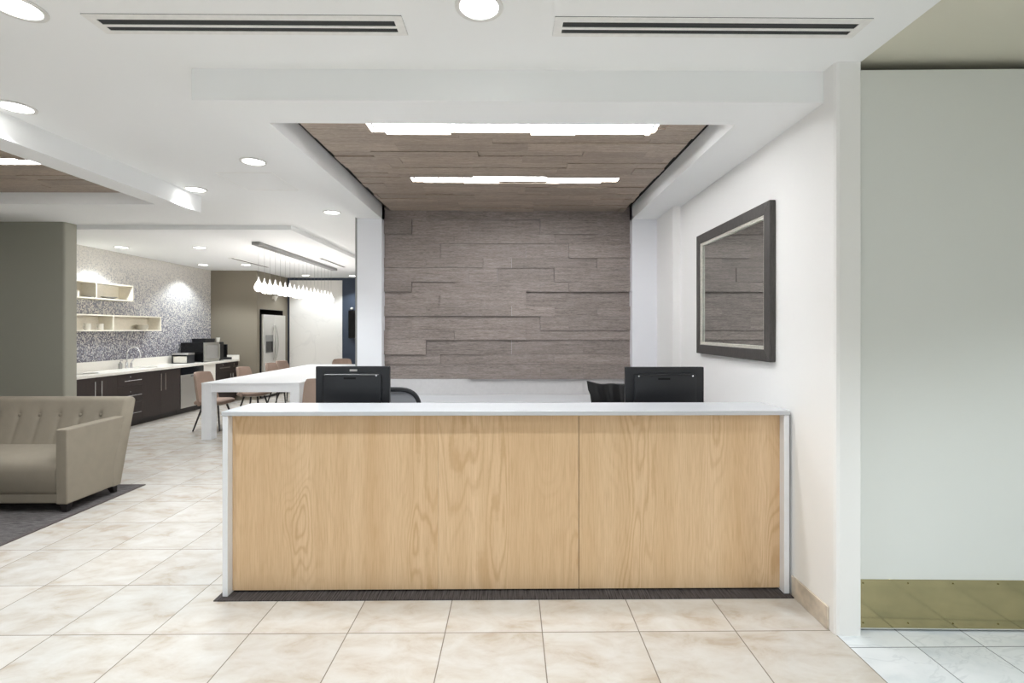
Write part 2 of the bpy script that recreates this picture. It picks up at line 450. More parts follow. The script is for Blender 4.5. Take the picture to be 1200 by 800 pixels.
# other walls
struct('wall_left', B(-9.2, -9, -4, 13.2, 0, ZC), M['olive'])
def rpoly(x1, y0, y1, x0, rr=.03):
    p = [(x0,y0)]
    for k in range(7):
        a = -PI/2+PI/2*k/6; p.append((x1-rr+rr*math.cos(a), y0+rr+rr*math.sin(a)))
    return p+[(x1,y1),(x0,y1)]
cxr = gx(84, 6.68)
struct('wall_partition', MB().prism(rpoly(cxr, 6.57, 6.755, -9),'z',0,ZC), M['olive'], angle=50)
struct('wall_kitchen', B(XK-.2, XK, 6.755, YK, 0, ZK), mosaic_mat())
XA = gx(301.5, YK+.02)
YB = 13.03
# taupe wall with the fridge niche in its side
ya, yb2 = gY(304.3, XA), gY(331.5, XA)
za = gz(361.8, XA, ya)
struct('wall_taupe', MB().prism([(XK-.2,YK),(XA,YK),(XA,ya),(XA-.85,ya),(XA-.85,yb2),(XA,yb2),(XA,YB+.1),(XK-.2,YB+.1)],'z',0,za), M['taupe'], smooth=False)
struct('wall_taupe', MB().prism([(XK-.2,YK),(XA,YK),(XA,YB+.1),(XK-.2,YB+.1)],'z',za,ZK), M['taupe'], smooth=False)
struct('wall_far', B(XA, -1.2, YB, YB+.15, 0, ZC), M['slate'])
struct('wall_inner', B(XO-.0, XO+.15, 6.0, YB, 0, ZC), M['white'])
struct('wall_lobby', B(4.4, 4.6, -4, 3.4, 0, 3.03), M['lobby'])
struct('wall_lobby', B(XJ, 4.6, 2.95, 3.1, 0, 3.03), M['seam'])  # black colour stands in for the unlit space behind the door
struct('wall_rear', MB().box(-9,5,-4.2,-4,0,.5).box(-9,5,-4.2,-4,2.7,3.03).box(-9,-7,-4.2,-4,.5,2.7).box(4,5,-4.2,-4,.5,2.7).box(-3.6,-3.3,-4.2,-4,.5,2.7).box(.2,.5,-4.2,-4,.5,2.7), M['white'])
# skirting
struct('baseboard_right', MB().prism([(YJ+.055,0),(YJ+.055,.122),(YF-.005,.122),(YF-.005,0)],'x',XR-.012,XR), M['stone'], bevel=.003)

# plank relief -----------------------------------------------------
def planks(mb, rows, joints, face):
    for k, ((a, b), js) in enumerate(zip(rows, joints)):
        for (p, q) in zip(js, js[1:]):
            face(mb, p, q, a, b, random.choice((0,.012,.024,.036)), random.random())
pys = [229.5,246.3,257.8,275,286,302.7,314.2,330.6,342,358.8,370.3,387,398.2,414.9,426.4,443.6]
J = [[4,9,14],[3,7,13],[2,6,11,15],[5,8,12],[4,10,13],[3,7,9,15],[6,8,12,14],[2,5,11,13],[4,10],[3,9,12,15],[2,7,11,13],[5,8,10,15],[3,9,14],[4,7,12],[6,11,14]]
def jx(k): return gx(440+(34.4+57.8*k)/3.477, YW)
rows = []; joints = []
zt = [gz(y, 0, YW) for y in pys]
ztop = [ZW-.001]
mbw = MB()
def fw(mb, p, q, a, b, t, tone): mb.box(p+.0006, q-.0006, YW-.012-t, YW+.0, b+.0005, a-.0005, tone)
for k in range(len(pys)-1):
    rows.append((zt[k], zt[k+1])); joints.append([XL]+[jx(j) for j in J[k]]+[XRL])
hrow = [.112,.162]
z = zt[0]; i = 0
while z < ZW-.02:
    z2 = min(z+hrow[i%2], ZW-.002)
    rows.append((z2, z)); js = sorted(random.sample(range(2,15), 3)); joints.append([XL]+[jx(j) for j in js]+[XRL]); z = z2; i += 1
planks(mbw, rows, joints, fw)
struct('wall_panelling', mbw, M['plank'], smooth=False)
zb = zt[-1]
# grey band below the planks
struct('trim_2', B(XL+.001, XRL-.001, YW-.016, YW, .3, zb-.001), M['grey_lam'])

# ceiling planks with slots left for the strip lights
def ceiling_planks(x0, x1, y0, y1, slots, seed):
    random.seed(seed); mb = MB(); y = y1; i = 0
    while y > y0+.001:
        w = (.162,.112)[i%2]; ya_ = max(y0, y-w); i += 1
        x = x0 - random.random()*.5
        while x < x1:
            L = random.choice((.32,.48,.64,.8,.96)); xa_, xb_ = max(x,x0), min(x+L,x1); x += L
            if xb_-xa_ < .01: continue
            t = random.choice((0,.004,.009,.015)); tone = random.random()
            pieces = [(xa_,xb_,ya_,y)]
            for (sx0,sx1,sy0,sy1) in slots:
                np_ = []
                for (a,b,c,d) in pieces:
                    if b <= sx0 or a >= sx1 or d <= sy0 or c >= sy1: np_.append((a,b,c,d)); continue
                    if a < sx0: np_.append((a,sx0,c,d))
                    if b > sx1: np_.append((sx1,b,c,d))
                    aa, bb = max(a,sx0), min(b,sx1)
                    if c < sy0: np_.append((aa,bb,c,sy0))
                    if d > sy1: np_.append((aa,bb,sy1,d))
                pieces = np_
            for (a,b,c,d) in pieces:
                if b-a > .002 and d-c > .002: mb.box(a+.0006,b-.0006,c+.0005,d-.0005,ZW-t,ZW+.016,tone)
        y = ya_
    return mb
lin = [(-.945,.965,3.25,3.385),(-.895,.95,4.42,4.54)]
ext = [(gx(452,3.4),gx(528,3.4),3.385,3.425),(gx(622,3.4),gx(762,3.4),3.385,3.425),(gx(544,4.55),gx(584,4.55),4.54,4.585),(gx(642,4.55),gx(704,4.55),4.54,4.585)]
struct('shadow_gap_strip', MB().box(XL+.0005,XL+.07,3.0,YW-.03,ZC-.01,ZC-.001).box(XRL-.07,XRL-.0005,3.0,YW-.03,ZC-.01,ZC-.001), M['seam'])  # black strips paint the shadow along both sides of the plank ceiling
struct('ceiling_panelling', ceiling_planks(XL+.075, XRL-.075, 3.0, YW-.03, lin+ext, 5), M['plank_c'], smooth=False)
lin2 = (-6.0,-3.82,3.98,4.115)
struct('ceiling_panelling', ceiling_planks(-6.4, -3.51, 3.0, 4.96, [lin2], 9), M['plank_c'], smooth=False)
def linear_light(s, label):
    x0,x1,y0,y1 = s
    t = thing('linear_ceiling_light', label, 'ceiling light', ((x0+x1)/2,(y0+y1)/2,ZW), 0)
    fr = MB().frame(x0-.01,x1+.01,y0-.012,y1+.05,ZW+.0165,ZC-.012,.008)
    fr.build('housing', M['trimring'], t)
    B(x0,x1,y0,y1+.04,ZW+.0005,ZW+.006).build('diffuser', M['em_lin'], t)
    for e in (x0+.02, x1-.035): B(e,e+.012,y0+.02,y1-.02,ZW-.003,ZW+.0004).build('end_clip', M['alu'], t)
    return t
linear_light(lin[0], 'long white strip light set in the plank ceiling, nearer one above the desk')
linear_light(lin[1], 'long white strip light set in the plank ceiling, farther one near the plank wall')
linear_light(lin2, 'white strip light in the plank ceiling recess above the sofa')

# ------------------------------------------------------------------ ceiling fittings
def spot(parent, loc, power, size, blend=.35, rad=.06, col=(.88,.955,1)):
    l = bpy.data.lights.new('downlight_lamp','SPOT'); l.energy = power; l.spot_size = math.radians(size); l.spot_blend = blend
    l.shadow_soft_size = rad; l.color = col
    o = bpy.data.objects.new('downlight_lamp', l); COL.objects.link(o); o.location = loc
    if parent: o.parent = parent
    return o
SPOT = 82
dl0 = None
def downlight(x, y, z, label, power=SPOT, group=None, size=118, blend=.5):
    t = thing('downlight', label, 'downlight', (x,y,z), 0, 'round recessed downlights')
    MB().ring(.105,.084,-.008,-.0005).build('trim_ring', M['trimring'], t, local=True, bevel=.002)
    MB().lathe([(.0839,-.001),(.0839,-.004),(0,-.0045)], seg=32).build('lens', M['em_dl'], t, local=True)
    spot(t, (0,0,-.012), power, size, blend)
    return t
def floor_pt(px, py, z):
    D = F*(z-H)/(HY-py); u = (px-CX)/F
    return (D*s_+u*D*c_, D*c_-u*D*s_)
for px, py, z, lab, pw in (
    (561.5,7,ZC,'downlight at the top edge between the two long ceiling vents',SPOT),
    (20,8,ZC,'downlight in the top left corner, left of the long ceiling vent',SPOT),
    (297,189,ZC,'downlight in the plain ceiling just left of the desk bay opening',SPOT),
    (389,248.5,ZC,'small downlight close to the left post of the desk bay',SPOT),
    (15,125,ZC,'downlight at the left edge, beside the near end of the dropped soffit',SPOT),
    (229.5,221.5,ZC,'downlight beside the far end of the dropped soffit, casting a bright scallop',SPOT),
    (138,289.4,ZK,'kitchen downlight above the open wall shelves, washing the mosaic',85),
    (234,289.8,ZK,'kitchen downlight in front of the mosaic wall, nearer of two in line',72),
    (233,310,ZK,'kitchen downlight close to the mosaic wall above the microwave',85),
    (288,310,ZK,'kitchen downlight beside the thin dark vent near the taupe wall',72),
    (358,322.5,ZK,'kitchen downlight before the white marble panel',60),
    (413,323,ZK,'kitchen downlight before the slate-blue wall, beside the desk bay post',75)):
    x, y = floor_pt(px, py, z)
    if px == 138: x = XK+.5
    if px == 233: x = XK+.47
    if px == 229.5: x = XF+.125
    if px == 15: x = XF+.16
    downlight(x, y, z, lab, pw)
for (x, y, lab) in ((-.145,.2,'added unseen fill downlight overhead in the middle of the lobby ceiling'),(-2.14,.2,'added unseen fill downlight overhead on the left of the lobby ceiling'),
    (1.05,.6,'added unseen fill downlight overhead on the right of the lobby ceiling near the wall end'),(-.145,-1.8,'added unseen fill downlight behind the viewpoint in the middle of the lobby ceiling'),
    (-2.14,-1.8,'added unseen fill downlight behind the viewpoint on the left of the lobby ceiling')):
    downlight(x, y, ZC, lab, SPOT)  # fill lamps added out of view to brighten the foreground
downlight(3.0, .6, 3.03, 'added unseen fill downlight in the side lobby ceiling before the tall pale door', 135)  # lamp added out of view to light the tall door

def vent(px0, px1, label):
    ya_, yb_ = 2.238, 2.385
    x0, x1 = gx(px0, 2.31), gx(px1, 2.31)
    t = thing('ceiling_vent', label, 'ceiling vent', ((x0+x1)/2, 2.31, ZC), 0, 'long slot vents in the front ceiling')
    B(x0-.04, x1+.04, ya_, yb_, ZC-.002, ZC).build('backing', M['ventd'], t)
    f = MB()
    for (a, b) in ((ya_,2.274),(2.313,2.330),(2.360,yb_)): f.box(x0-.04,x1+.04,a,b,ZC-.0045,ZC-.002)
    for (a, b) in ((x0-.04,x0),(x1,x1+.04)): f.box(a,b,2.274,2.313,ZC-.0045,ZC-.002); f.box(a,b,2.330,2.360,ZC-.0045,ZC-.002)
    f.build('frame', M['vent'], t)
vent(120, 464, 'white ceiling vent with two dark slots, on the left of the centre downlight')
vent(659, 1001, 'white ceiling vent with two dark slots, on the right of the centre downlight')
def thin_vent(px0, py0, px1, py1, label):
    x0, y0 = floor_pt(px0, py0, ZK); x1, y1 = floor_pt(px1, py1, ZK); x = (x0+x1)/2
    t = thing('slot_vent', label, 'ceiling vent', (x,(y0+y1)/2,ZK))
    MB().frame(x-.05,x+.05,y0,y1,ZK-.006,ZK,.02).build('frame', M['vent'], t)
    B(x-.03,x+.03,y0+.02,y1-.02,ZK-.003,ZK).build('slot', M['ventd'], t)
thin_vent(271.5,302,314,313.3,'thin dark slot vent in the kitchen ceiling, left of the bulb light')
thin_vent(374.5,302,404.5,313,'thin dark slot vent in the kitchen ceiling, right of the bulb light')
hx0, hy0 = floor_pt(256,204.5,ZC); hx1, hy1 = floor_pt(321,204,ZC)
tag(MB().frame(hx0-.001,hx1,4.5,5.06,ZC-.0022,ZC,.003).build('ceiling_hatch', M['vent']), 'faint square access hatch in the plain ceiling between downlights', 'hatch')

# ------------------------------------------------------------------ carpet and desk
tag(B(gx(250,2.965), XR-.013, 2.965, YW-.02, 0, .006).build('carpet', M['carpet']), 'dark grey streaked carpet under and behind the reception desk', 'carpet')
XD0 = gx(259.3, YF); XD1 = XR-.014; ZT = 1.111; CB = .006
desk = thing('reception_desk', 'long reception desk with maple front and white quartz top', 'reception desk', ((XD0+XD1)/2, 3.2, CB))
YD = YF+.352
B(XD0, XD1, YF, YD, ZT-.027, ZT).build('countertop', M['quartz'], desk, bevel=.003)
MB().prism([(YF+.004,CB),(4.05,CB),(4.05,.75),(YD-.004,.75),(YD-.004,ZT-.0275),(YF+.004,ZT-.0275)],'x',XD0+.004,XD0+.036).build('side_panel', M['laminate'], desk, bevel=.002)
MB().prism([(YF+.004,CB),(4.05,CB),(4.05,.75),(YD-.004,.75),(YD-.004,ZT-.0275),(YF+.004,ZT-.0275)],'x',XD1-.036,XD1-.004).build('side_panel', M['laminate'], desk, bevel=.002)
yfp = YF+.054
xa_, xs1, xs2, xe_ = XD0+.0365, gx(513.3,yfp), gx(678.3,yfp), XD1-.0365
for a, b, g in ((xa_,xs1-.0005,0),(xs1+.0005,xs2-.0018,0),(xs2+.0018,xe_,0)):
    B(a, b, yfp, yfp+.02, CB+.012, ZT-.0275).build('front_panel', M['maple'], desk)
B(xa_+.01, xe_-.01, yfp+.0215, yfp+.04, CB, ZT-.05).build('inner_frame', M['seam'], desk)
B(XD0+.037, XD1-.037, yfp+.041, 4.05, .715, .745).build('work_surface', M['laminate'], desk, bevel=.002)

cred = thing('credenza', 'low white cabinet with white top against the plank wall', 'cabinet', (0,5.4,.006))
B(XL+.03, XRL-.03, 5.12, YW-.018, .83, .86).build('countertop', M['quartz'], cred, bevel=.002)
B(XL+.05, XRL-.05, 5.16, YW-.02, .006, .829).build('body', M['laminate'], cred)
w = (XRL-XL-.1)/4
for k in range(4):
    d = B(XL+.05+k*w+.003, XL+.05+(k+1)*w-.003, 5.142, 5.159, .07, .82).build('door', M['laminate'], cred, bevel=.002)
    MB().tube([(XL+.05+k*w+.06,5.12,.6),(XL+.05+k*w+.06,5.12,.74)], .005).tube([(XL+.05+k*w+.06,5.145,.61),(XL+.05+k*w+.06,5.12,.61)], .004).tube([(XL+.05+k*w+.06,5.145,.73),(XL+.05+k*w+.06,5.12,.73)], .004).build('handle', M['steel'], d)

# monitors ---------------------------------------------------------
def rrect(w, h, r, seg=5, cx=0, cz=0):
    pts = []
    for (sx, sz, a0) in ((1,-1,-PI/2),(1,1,0),(-1,1,PI/2),(-1,-1,PI)):
        for k in range(seg+1):
            a = a0+PI/2*k/seg; pts.append((cx+sx*(w/2-r)+r*math.cos(a), cz+sz*(h/2-r)+r*math.sin(a)))
    return pts
def monitor(px0, px1, py, Y, label, rz, screws, sticker):
    x0, x1 = gx(px0,Y), gx(px1,Y); w = x1-x0; zt_ = gz(py,(x0+x1)/2,Y); h = .355
    t = thing('monitor', label, 'monitor', ((x0+x1)/2, Y, .745), rz)
    zc = zt_-.745-h/2
    MB().prism(rrect(w,h,.008,3,0,zc),'y',-.004,.028).build('casing', M['black_pl'], t, local=True, bevel=.003)
    # raised back cover (facing the visitor)
    iw, ih = w*.80, h-.055
    bk = MB(); zc2 = zc-.02
    o = rrect(iw,ih,.03,5,0,zc2); i2 = rrect(iw-.03,ih-.03,.022,5,0,zc2)
    bk.loft([[(p[0],-.0041,p[1]) for p in o],[(p[0],-.024,p[1]) for p in rrect(iw-.008,ih-.008,.028,5,0,zc2)],[(p[0],-.028,p[1]) for p in i2]])
    bk.build('back_cover', M['black_pl'], t, local=True)
    e = MB(); 
    zr = zc2+ih/2-.012
    e.tube([(-iw/2+.02,-.0285,zr),(iw/2-.02,-.0285,zr)], .0025, 6).build('cover_rib', M['alu'] if sticker else M['black_gl'], t, local=True)
    B(-.012-.045,-.012+.045,-.0295,-.0285,zr-.034,zr-.020).build('latch_slot', M['seam'], t, local=True)
    for sx in screws: MB().lathe([(0,-.034),(.006,-.033),(.008,-.028)],(sx*(iw/2-.035),0,zr-.006),12,'y').build('screw', M['chrome'], t, local=True)
    if sticker: B(-.02,.035,-.0065,-.0045,zc+h/2-.037,zc+h/2-.022).build('badge', M['steel'], t, local=True)
    MB().prism(rrect(w-.02,h-.02,.004,2,0,zc),'y',.0285,.030).build('screen', M['black_gl'], t, local=True)
    st = MB(); st.prism([(-.02,.012),(.02,.012),(.012,zc),(-.012,zc)],'x',-.045,.045)
    for v in st.bm.verts: v.co.y += .05
    st.build('stand_neck', M['black_pl'], t, local=True, bevel=.003)
    MB().prism(rrect(.26,.2,.03,5,0,0),'z',0,.013).build('stand_base', M['black_pl'], t, local=True, bevel=.003)
    return t
monitor(369.5, 457, 429, 3.72, 'black computer monitor seen from behind at the left end of the desk, small silver badge', math.radians(-2), (1,), True)
monitor(732.5, 825, 429.8, 3.72, 'black computer monitor seen from behind at the right end of the desk', math.radians(1), (-1,1), False)

# office chairs ----------------------------------------------------
def chair_base(t):
    MB().tube([(0,0,.09),(0,0,.30)],.028).tube([(0,0,.28),(0,0,.43)],.016).build('gas_lift', M['black_pl'], t, local=True)
    b = MB()
    for k in range(5):
        a = 2*PI*k/5+.3; b.tube([(0,0,.12),(.30*math.cos(a),.30*math.sin(a),.075)],[.03,.016],8)
    b.build('star_base', M['black_pl'], t, local=True)
    for k in range(5):
        a = 2*PI*k/5+.3; c = MB()
        cx, cy = .30*math.cos(a), .30*math.sin(a)
        for d in (-.013,.013):
            c.lathe([(0,-.009),(.027,-.009),(.029,0),(.027,.009),(0,.009)],(cx+d,cy,.029),14,'x')
        c.tube([(cx,cy,.03),(cx,cy,.075)],.008,6)
        c.build('caster', M['black_pl'], t, local=True)
def cushion(w, d, h, z, rx=.06):
    m = MB(); rings = []
    for (k, e) in ((0,.0),(.25,1),(.75,1),(1,.0)):
        p = rrect(w-(0 if e else .05), d-(0 if e else .05), rx, 5)
        rings.append([(q[0],q[1],z+h*k) for q in p])
    return m.loft(rings)
# mesh-backed chair: local +Y is where its back is
x = gx(455,4.32); 
t = thing('office_chair', 'black office chair with a rounded grey mesh back, behind the left monitor', 'office chair', (x+.02,4.1,.006), 0)
chair_base(t)
cushion(.5,.48,.075,.43).build('seat', M['black_pl'], t, local=True, subsurf=1)
bt = gz(453.2, x, 4.32)-.006; bw = .50
pts = []
for k in range(40):
    a = 2*PI*k/40; ca, sa = math.cos(a), math.sin(a)
    pts.append((bw/2*math.copysign(abs(ca)**.55,ca), .24-.03*(1-abs(ca)), bt-.02-.27+.27*math.copysign(abs(sa)**.62,sa)))
fr = MB(); fr.tube(pts+[pts[0],pts[1]], .021, 8, False); fr.build('back_frame', M['black_pl'], t, local=True)
MB().prism([(p[0]*.97,bt-.29+(p[2]-bt+.29)*.97) for p in pts],'y',.222,.228).build('back_mesh', M['meshcloth'], t, local=True)
MB().tube([(0,.0,.42),(0,.22,.45),(0,.265,.58),(0,.25,.78)],.022).build('back_support', M['black_pl'], t, local=True)
for s in (-1,1):
    MB().tube([(s*.24,0,.46),(s*.30,0,.50),(s*.30,0,.66)],.014).box(s*.30-.035,s*.30+.035,-.13,.13,.66,.685).build('armrest', M['black_pl'], t, local=True)
# leather chair
x = gx(725,4.3)
t = thing('office_chair', 'black leather office chair with a creased padded back, behind the right monitor', 'office chair', (x,4.1,.006), math.radians(-4))
chair_base(t)
cushion(.52,.5,.1,.42).build('seat', M['leather'], t, local=True, subsurf=1)
bt = gz(451, x, 4.3)-.006; m = MB(); rings = []
NX = 40
for j in range(18):
    v = j/17; z = .50+(bt-.50)*v
    wd = .22+.055*v**2+ (.012 if j > 14 else 0); ring = []
    def yo(u):
        return .22+.05*v-.05*(u*u)+.0065*(math.sin(u*19+4*v+2.2*math.sin(5*v+u*3))+.6*math.sin(u*41+9*v))*(.3+.7*v)*.7
    th = .075*(1-.35*max(0,v-.8)/.2)
    sag = -.02*v*v
    for k in range(NX+1):
        u = -1+2*k/NX; ring.append((u*wd, yo(u)-th/2*math.sqrt(max(.05,1-abs(u)**6)), z + (v*v)*(.022*abs(u)**6-.012*u-.004*math.sin(u*9))))
    for k in range(NX,-1,-1):
        u = -1+2*k/NX; ring.append((u*wd, yo(u)+th/2*math.sqrt(max(.05,1-abs(u)**6)), z + (v*v)*(.022*abs(u)**6-.012*u-.004*math.sin(u*9))))
    rings.append(ring)
m.loft(rings).build('backrest', M['leather'], t, local=True, bevel=.012, angle=60)
for s in (-1,1):
    MB().tube([(s*.25,.12,.46),(s*.31,.1,.50),(s*.31,.0,.68),(s*.31,-.14,.68)],.018).build('armrest', M['black_pl'], t, local=True)

# ------------------------------------------------------------------ mirror on the right wall
xf = XR-.04
ym0, ym1 = gY(909.2,XR), gY(816,xf)
zm1, zm0 = gz(234,xf,ym0), gz(424.3,xf,ym0)
t = thing('wall_mirror', 'rectangular mirror in a dark grey wood frame with a silver beaded inner edge', 'mirror', (XR,(ym0+ym1)/2,zm0))
FW = .078
def yzframe(mb, xa, xb, y0, y1, z0, z1, w):
    # mitred frame in the yz plane
    O = [(y0,z0),(y1,z0),(y1,z1),(y0,z1)]; I = [(y0+w,z0+w),(y1-w,z0+w),(y1-w,z1-w),(y0+w,z1-w)]
    for i in range(4):
        j = (i+1)%4; mb.prism([O[i],O[j],I[j],I[i]],'x',xa,xb, random.random())
    return mb
yzframe(MB(), xf, XR-.001, ym0, ym1, zm0, zm1, FW).build('frame', M['dark_wood'], t, bevel=.003)
yzframe(MB(), xf+.006, XR-.006, ym0+FW, ym1-FW, zm0+FW, zm1-FW, .012).build('inner_edge', M['silver'], t)
bd = MB(); a0, a1, b0, b1 = ym0+FW+.018, ym1-FW-.018, zm0+FW+.018, zm1-FW-.018
def beads(p, q):
    L = math.dist(p,q); n = int(L/.014)
    for k in range(n+1):
        u = k/n; bd.sphere((xf+.014, p[0]+(q[0]-p[0])*u, p[1]+(q[1]-p[1])*u), .0062, seg=6)
beads((a0,b0),(a1,b0)); beads((a1,b0),(a1,b1)); beads((a1,b1),(a0,b1)); beads((a0,b1),(a0,b0))
tag(bd.build('beading', M['silver'], t), 'silver beading')
B(XR-.016, XR-.006, ym0+FW+.012, ym1-FW-.012, zm0+FW+.012, zm1-FW-.012).build('mirror_glass', M['mirror'], t)

# ------------------------------------------------------------------ door on the right
yd0 = 2.640; yd1 = 2.612
xd0 = XJ+.014
door = thing('door_1', 'tall pale grey door with a brass kick plate, right of the white wall end', 'door', (xd0, yd0, 0), math.atan2(yd1-yd0, 1.0)*.9)
door['kind'] = 'structure'
DW = 1.5; zd0 = .012; zd1 = gz(82, xd0, yd0); zk = gz(678.3, xd0, yd0)
B(0,DW,0,.045,zd0,zd1).build('door_leaf', M['door'], door, local=True, bevel=.002)
B(.004,DW-.004,-.003,-.0002,zd0+.008,zk).build('kick_plate', M['brass'], door, local=True, bevel=.0008)
sc = MB()
for k in range(7):
    for zz in (zd0+.035, zk-.018): sc.lathe([(0,-.0055),(.004,-.005),(.005,-.003)],(.012+k*.235+.01,0,zz),8,'y')
sc.build('screws', M['brass_dk'], door, local=True)
B(-.011,-.0005,-.002,.04,zd0,zd1-.12).build('edge_strip', M['brass_dk'], door, local=True)
struct('trim_3', B(XJ+.004, 4.3, 2.655, 2.95, 3.0, 3.029), M['seam']) if False else None

# ------------------------------------------------------------------ rug and sofa
xr1 = -3.775
D_ = F*H/(568-HY); yr1 = D_*c_+.038
rug = thing('area_rug', 'dark grey streaked rug under the oatmeal sofa', 'rug', (-5.3,3.8,0))
B(-7.5, xr1-.03, 2.2, yr1-.03, 0, .007).build('pile', M['rug'], rug)
MB().box(xr1-.03,xr1,2.2,yr1,0,.008).box(-7.5,xr1-.03,yr1-.03,yr1,0,.008).build('binding', M['rug_edge'], rug)
XS1 = -3.85; XS0 = -6.05; RZ = .008
sofa = thing('sofa', 'oatmeal fabric sofa with button-tufted back and black legs on the dark rug', 'sofa', ((XS0+XS1)/2, 4.8, RZ))
def yb_front(z): return 4.905+(z-.42)*.30
def yb_rear(z): return 4.985+(z-.085)*.245
# back: lofted along X with pleats and tuft dimples
bx = [XS1-.105-.135-.2*k for k in range(0,11)]
bz = .752
mb = MB(); nx = 176; nz = 22
def backfront(x, z):
    y = yb_front(z); d = 0
    if XS0+.10 < x < XS1-.10:
        for b in bx:
            dx = x-b
            d += .020*math.exp(-(dx/.022)**2-((z-bz)/.028)**2)
            if z < bz: d += .012*math.exp(-(abs(dx)/.02)**1.3)*min(1,(bz-z)/.05)
            d += .006*math.exp(-(dx/.05)**2)*math.exp(-((z-bz)/.10)**2)
    return y+d
rings = []
topz = .925; Rr = .045
prof = []
for k in range(nz+1): prof.append(('f', .30+(topz-Rr-.30)*k/nz))
for k in range(1,7):
    a = PI*k/7; prof.append(('t', a))
for k in range(7): prof.append(('r', topz-Rr-(topz-Rr-.085)*k/6))
prof.append(('u', .085))
xsb = [XS0+(XS1-XS0)*k/nx for k in range(nx+1)]
for ix, x in enumerate(xsb):
    ring = []
    e = min(x-XS0, XS1-x); rr = 0.02*(1-min(1,e/.03))**2
    for kind, v in prof:
        if kind == 'f': ring.append((x, backfront(x,v)+rr, v))
        elif kind == 't':
            z0 = topz-Rr; ya_ = yb_front(z0); yb_ = yb_rear(z0); c = (ya_+yb_)/2; w = (yb_-ya_)/2
            ring.append((x, c-(w-rr)*math.cos(v), z0+(Rr-rr)*math.sin(v)))
        elif kind == 'r': ring.append((x, yb_rear(v)-rr, v))
        else: ring.append((x, 4.87, .085))
    rings.append(ring)
mb.loft(rings).build('backrest', M['sofa'], sofa, angle=70)
B(XS0+.11, XS1-.11, 4.40, 4.96, .085, .17).build('base', M['sofa'], sofa, bevel=.012)
# seat cushion with crowned top
sc_ = MB(); rings = []
xa_, xb_ = XS0+.106, XS1-.106
pf = [(4.93,.171),(4.40,.171),(4.385,.20),(4.382,.36),(4.39,.41),(4.415,.445),(4.47,.468),(4.60,.482),(4.80,.49),(4.935,.485)]
for k in range(25):
    x = xa_+(xb_-xa_)*k/24; e = min(k,24-k); dz = -.018 if e == 0 else 0
    rings.append([(x, y, z+(dz if z > .3 else 0)) for y, z in pf])
sc_.loft(rings).build('seat_cushion', M['sofa'], sofa, bevel=.008, angle=50)
for (a, b) in ((XS1-.10,XS1),(XS0,XS0+.10)):
    am = MB(); am.prism([(4.372,.085),(4.372,.735),(yb_front(.745)+.012,.745),(yb_front(.5)+.014,.5),(4.888,.30),(4.888,.085)],'x',a,b)
    am.build('arm', M['sofa'], sofa, bevel=.012, segs=3)
bt_ = MB
for b in bx:
    MB().sphere((b, backfront(b,bz)-.008, bz), .016, 1, .6, 1, 10).build('button', M['sofa'], sofa)
for (x, y, dx, dy) in ((XS1-.055,4.43,.0,-.0),(XS1-.055,4.92,.0,.03),(XS0+.055,4.43,0,0),(XS0+.055,4.92,0,.03)):
    lg = MB(); lg.loft([[(x-.018,y-.018+dy,RZ),(x+.018,y-.018+dy,RZ),(x+.018,y+.018+dy,RZ),(x-.018,y+.018+dy,RZ)],[(x-.035,y-.03,.086),(x+.035,y-.03,.086),(x+.035,y+.03,.086),(x-.035,y+.03,.086)]])
    lg.build('leg', M['black_wood'], sofa)

# ------------------------------------------------------------------ kitchen run (faces +X)
XC = -6.23                                     # cabinet fronts
ZB = .885
def yk(px): return gY(px, XC)
def bar_v(y, z0, z1, par):
    MB().tube([(XC+.045,y,z0),(XC+.045,y,z1)],.007,8).tube([(XC+.0,y,z0+.03),(XC+.045,y,z0+.03)],.005,6).tube([(XC+.0,y,z1-.03),(XC+.045,y,z1-.03)],.005,6).build('handle', M['chrome'], par)
def bar_h(y0, y1, z, par):
    MB().tube([(XC+.045,y0,z),(XC+.045,y1,z)],.007,8).tube([(XC+.0,y0+.03,z),(XC+.045,y0+.03,z)],.005,6).tube([(XC+.0,y1-.03,z),(XC+.045,y1-.03,z)],.005,6).build('handle', M['chrome'], par)
def lock(y, z, par):
    MB().lathe([(.012,0),(.012,.012),(0,.013)],(XC,y,z),12,'x').build('lock', M['chrome'], par)
def cabinet(y0, y1, label, parts):
    t = thing('base_cabinet', label, 'cabinet', (XC-.3,(y0+y1)/2,0), 0, 'dark base cabinets of the kitchen run')
    B(XK+.002, XC-.021, y0+.001, y1-.001, .10, ZB).build('body', M['espresso'], t)
    B(XK+.01, XC-.08, y0+.001, y1-.001, 0, .099).build('toe_kick', M['black_wood'], t)
    for kind, a, b, z0, z1, h in parts:
        d = B(XC-.02, XC, a+.002, b-.002, z0+.002, z1-.002, tone=random.random()).build('door' if kind == 'd' else 'drawer', M['espresso'], t, bevel=.001)
        if kind == 'd': bar_v(h, z1-.36, z1-.06, d)
        else:
            c = (a+b)/2; bar_h(c-.17*(b-a)/.5, c+.17*(b-a)/.5, (z0+z1)/2-.012, d); lock(c-.01, (z0+z1)/2+.045, d)
    return t
ys = [yk(83)-.25, yk(112), yk(137.6), yk(167), yk(188.6), yk(211.5)]
y0a = ys[1]-(ys[2]-ys[1])
cabinet(y0a, ys[2], 'dark brown two-door kitchen cabinet half hidden behind the sofa back, beside the grey partition',
    [('d',y0a,ys[1],.10,ZB,ys[1]-.06),('d',ys[1],ys[2],.10,ZB,ys[1]+.06)])
cabinet(ys[2], ys[3], 'dark brown drawer cabinet under the faucet with locks and bar handles',
    [('w',ys[2],ys[3],.68,ZB,0),('w',ys[2],ys[3],.40,.68,0),('w',ys[2],ys[3],.10,.40,0)])
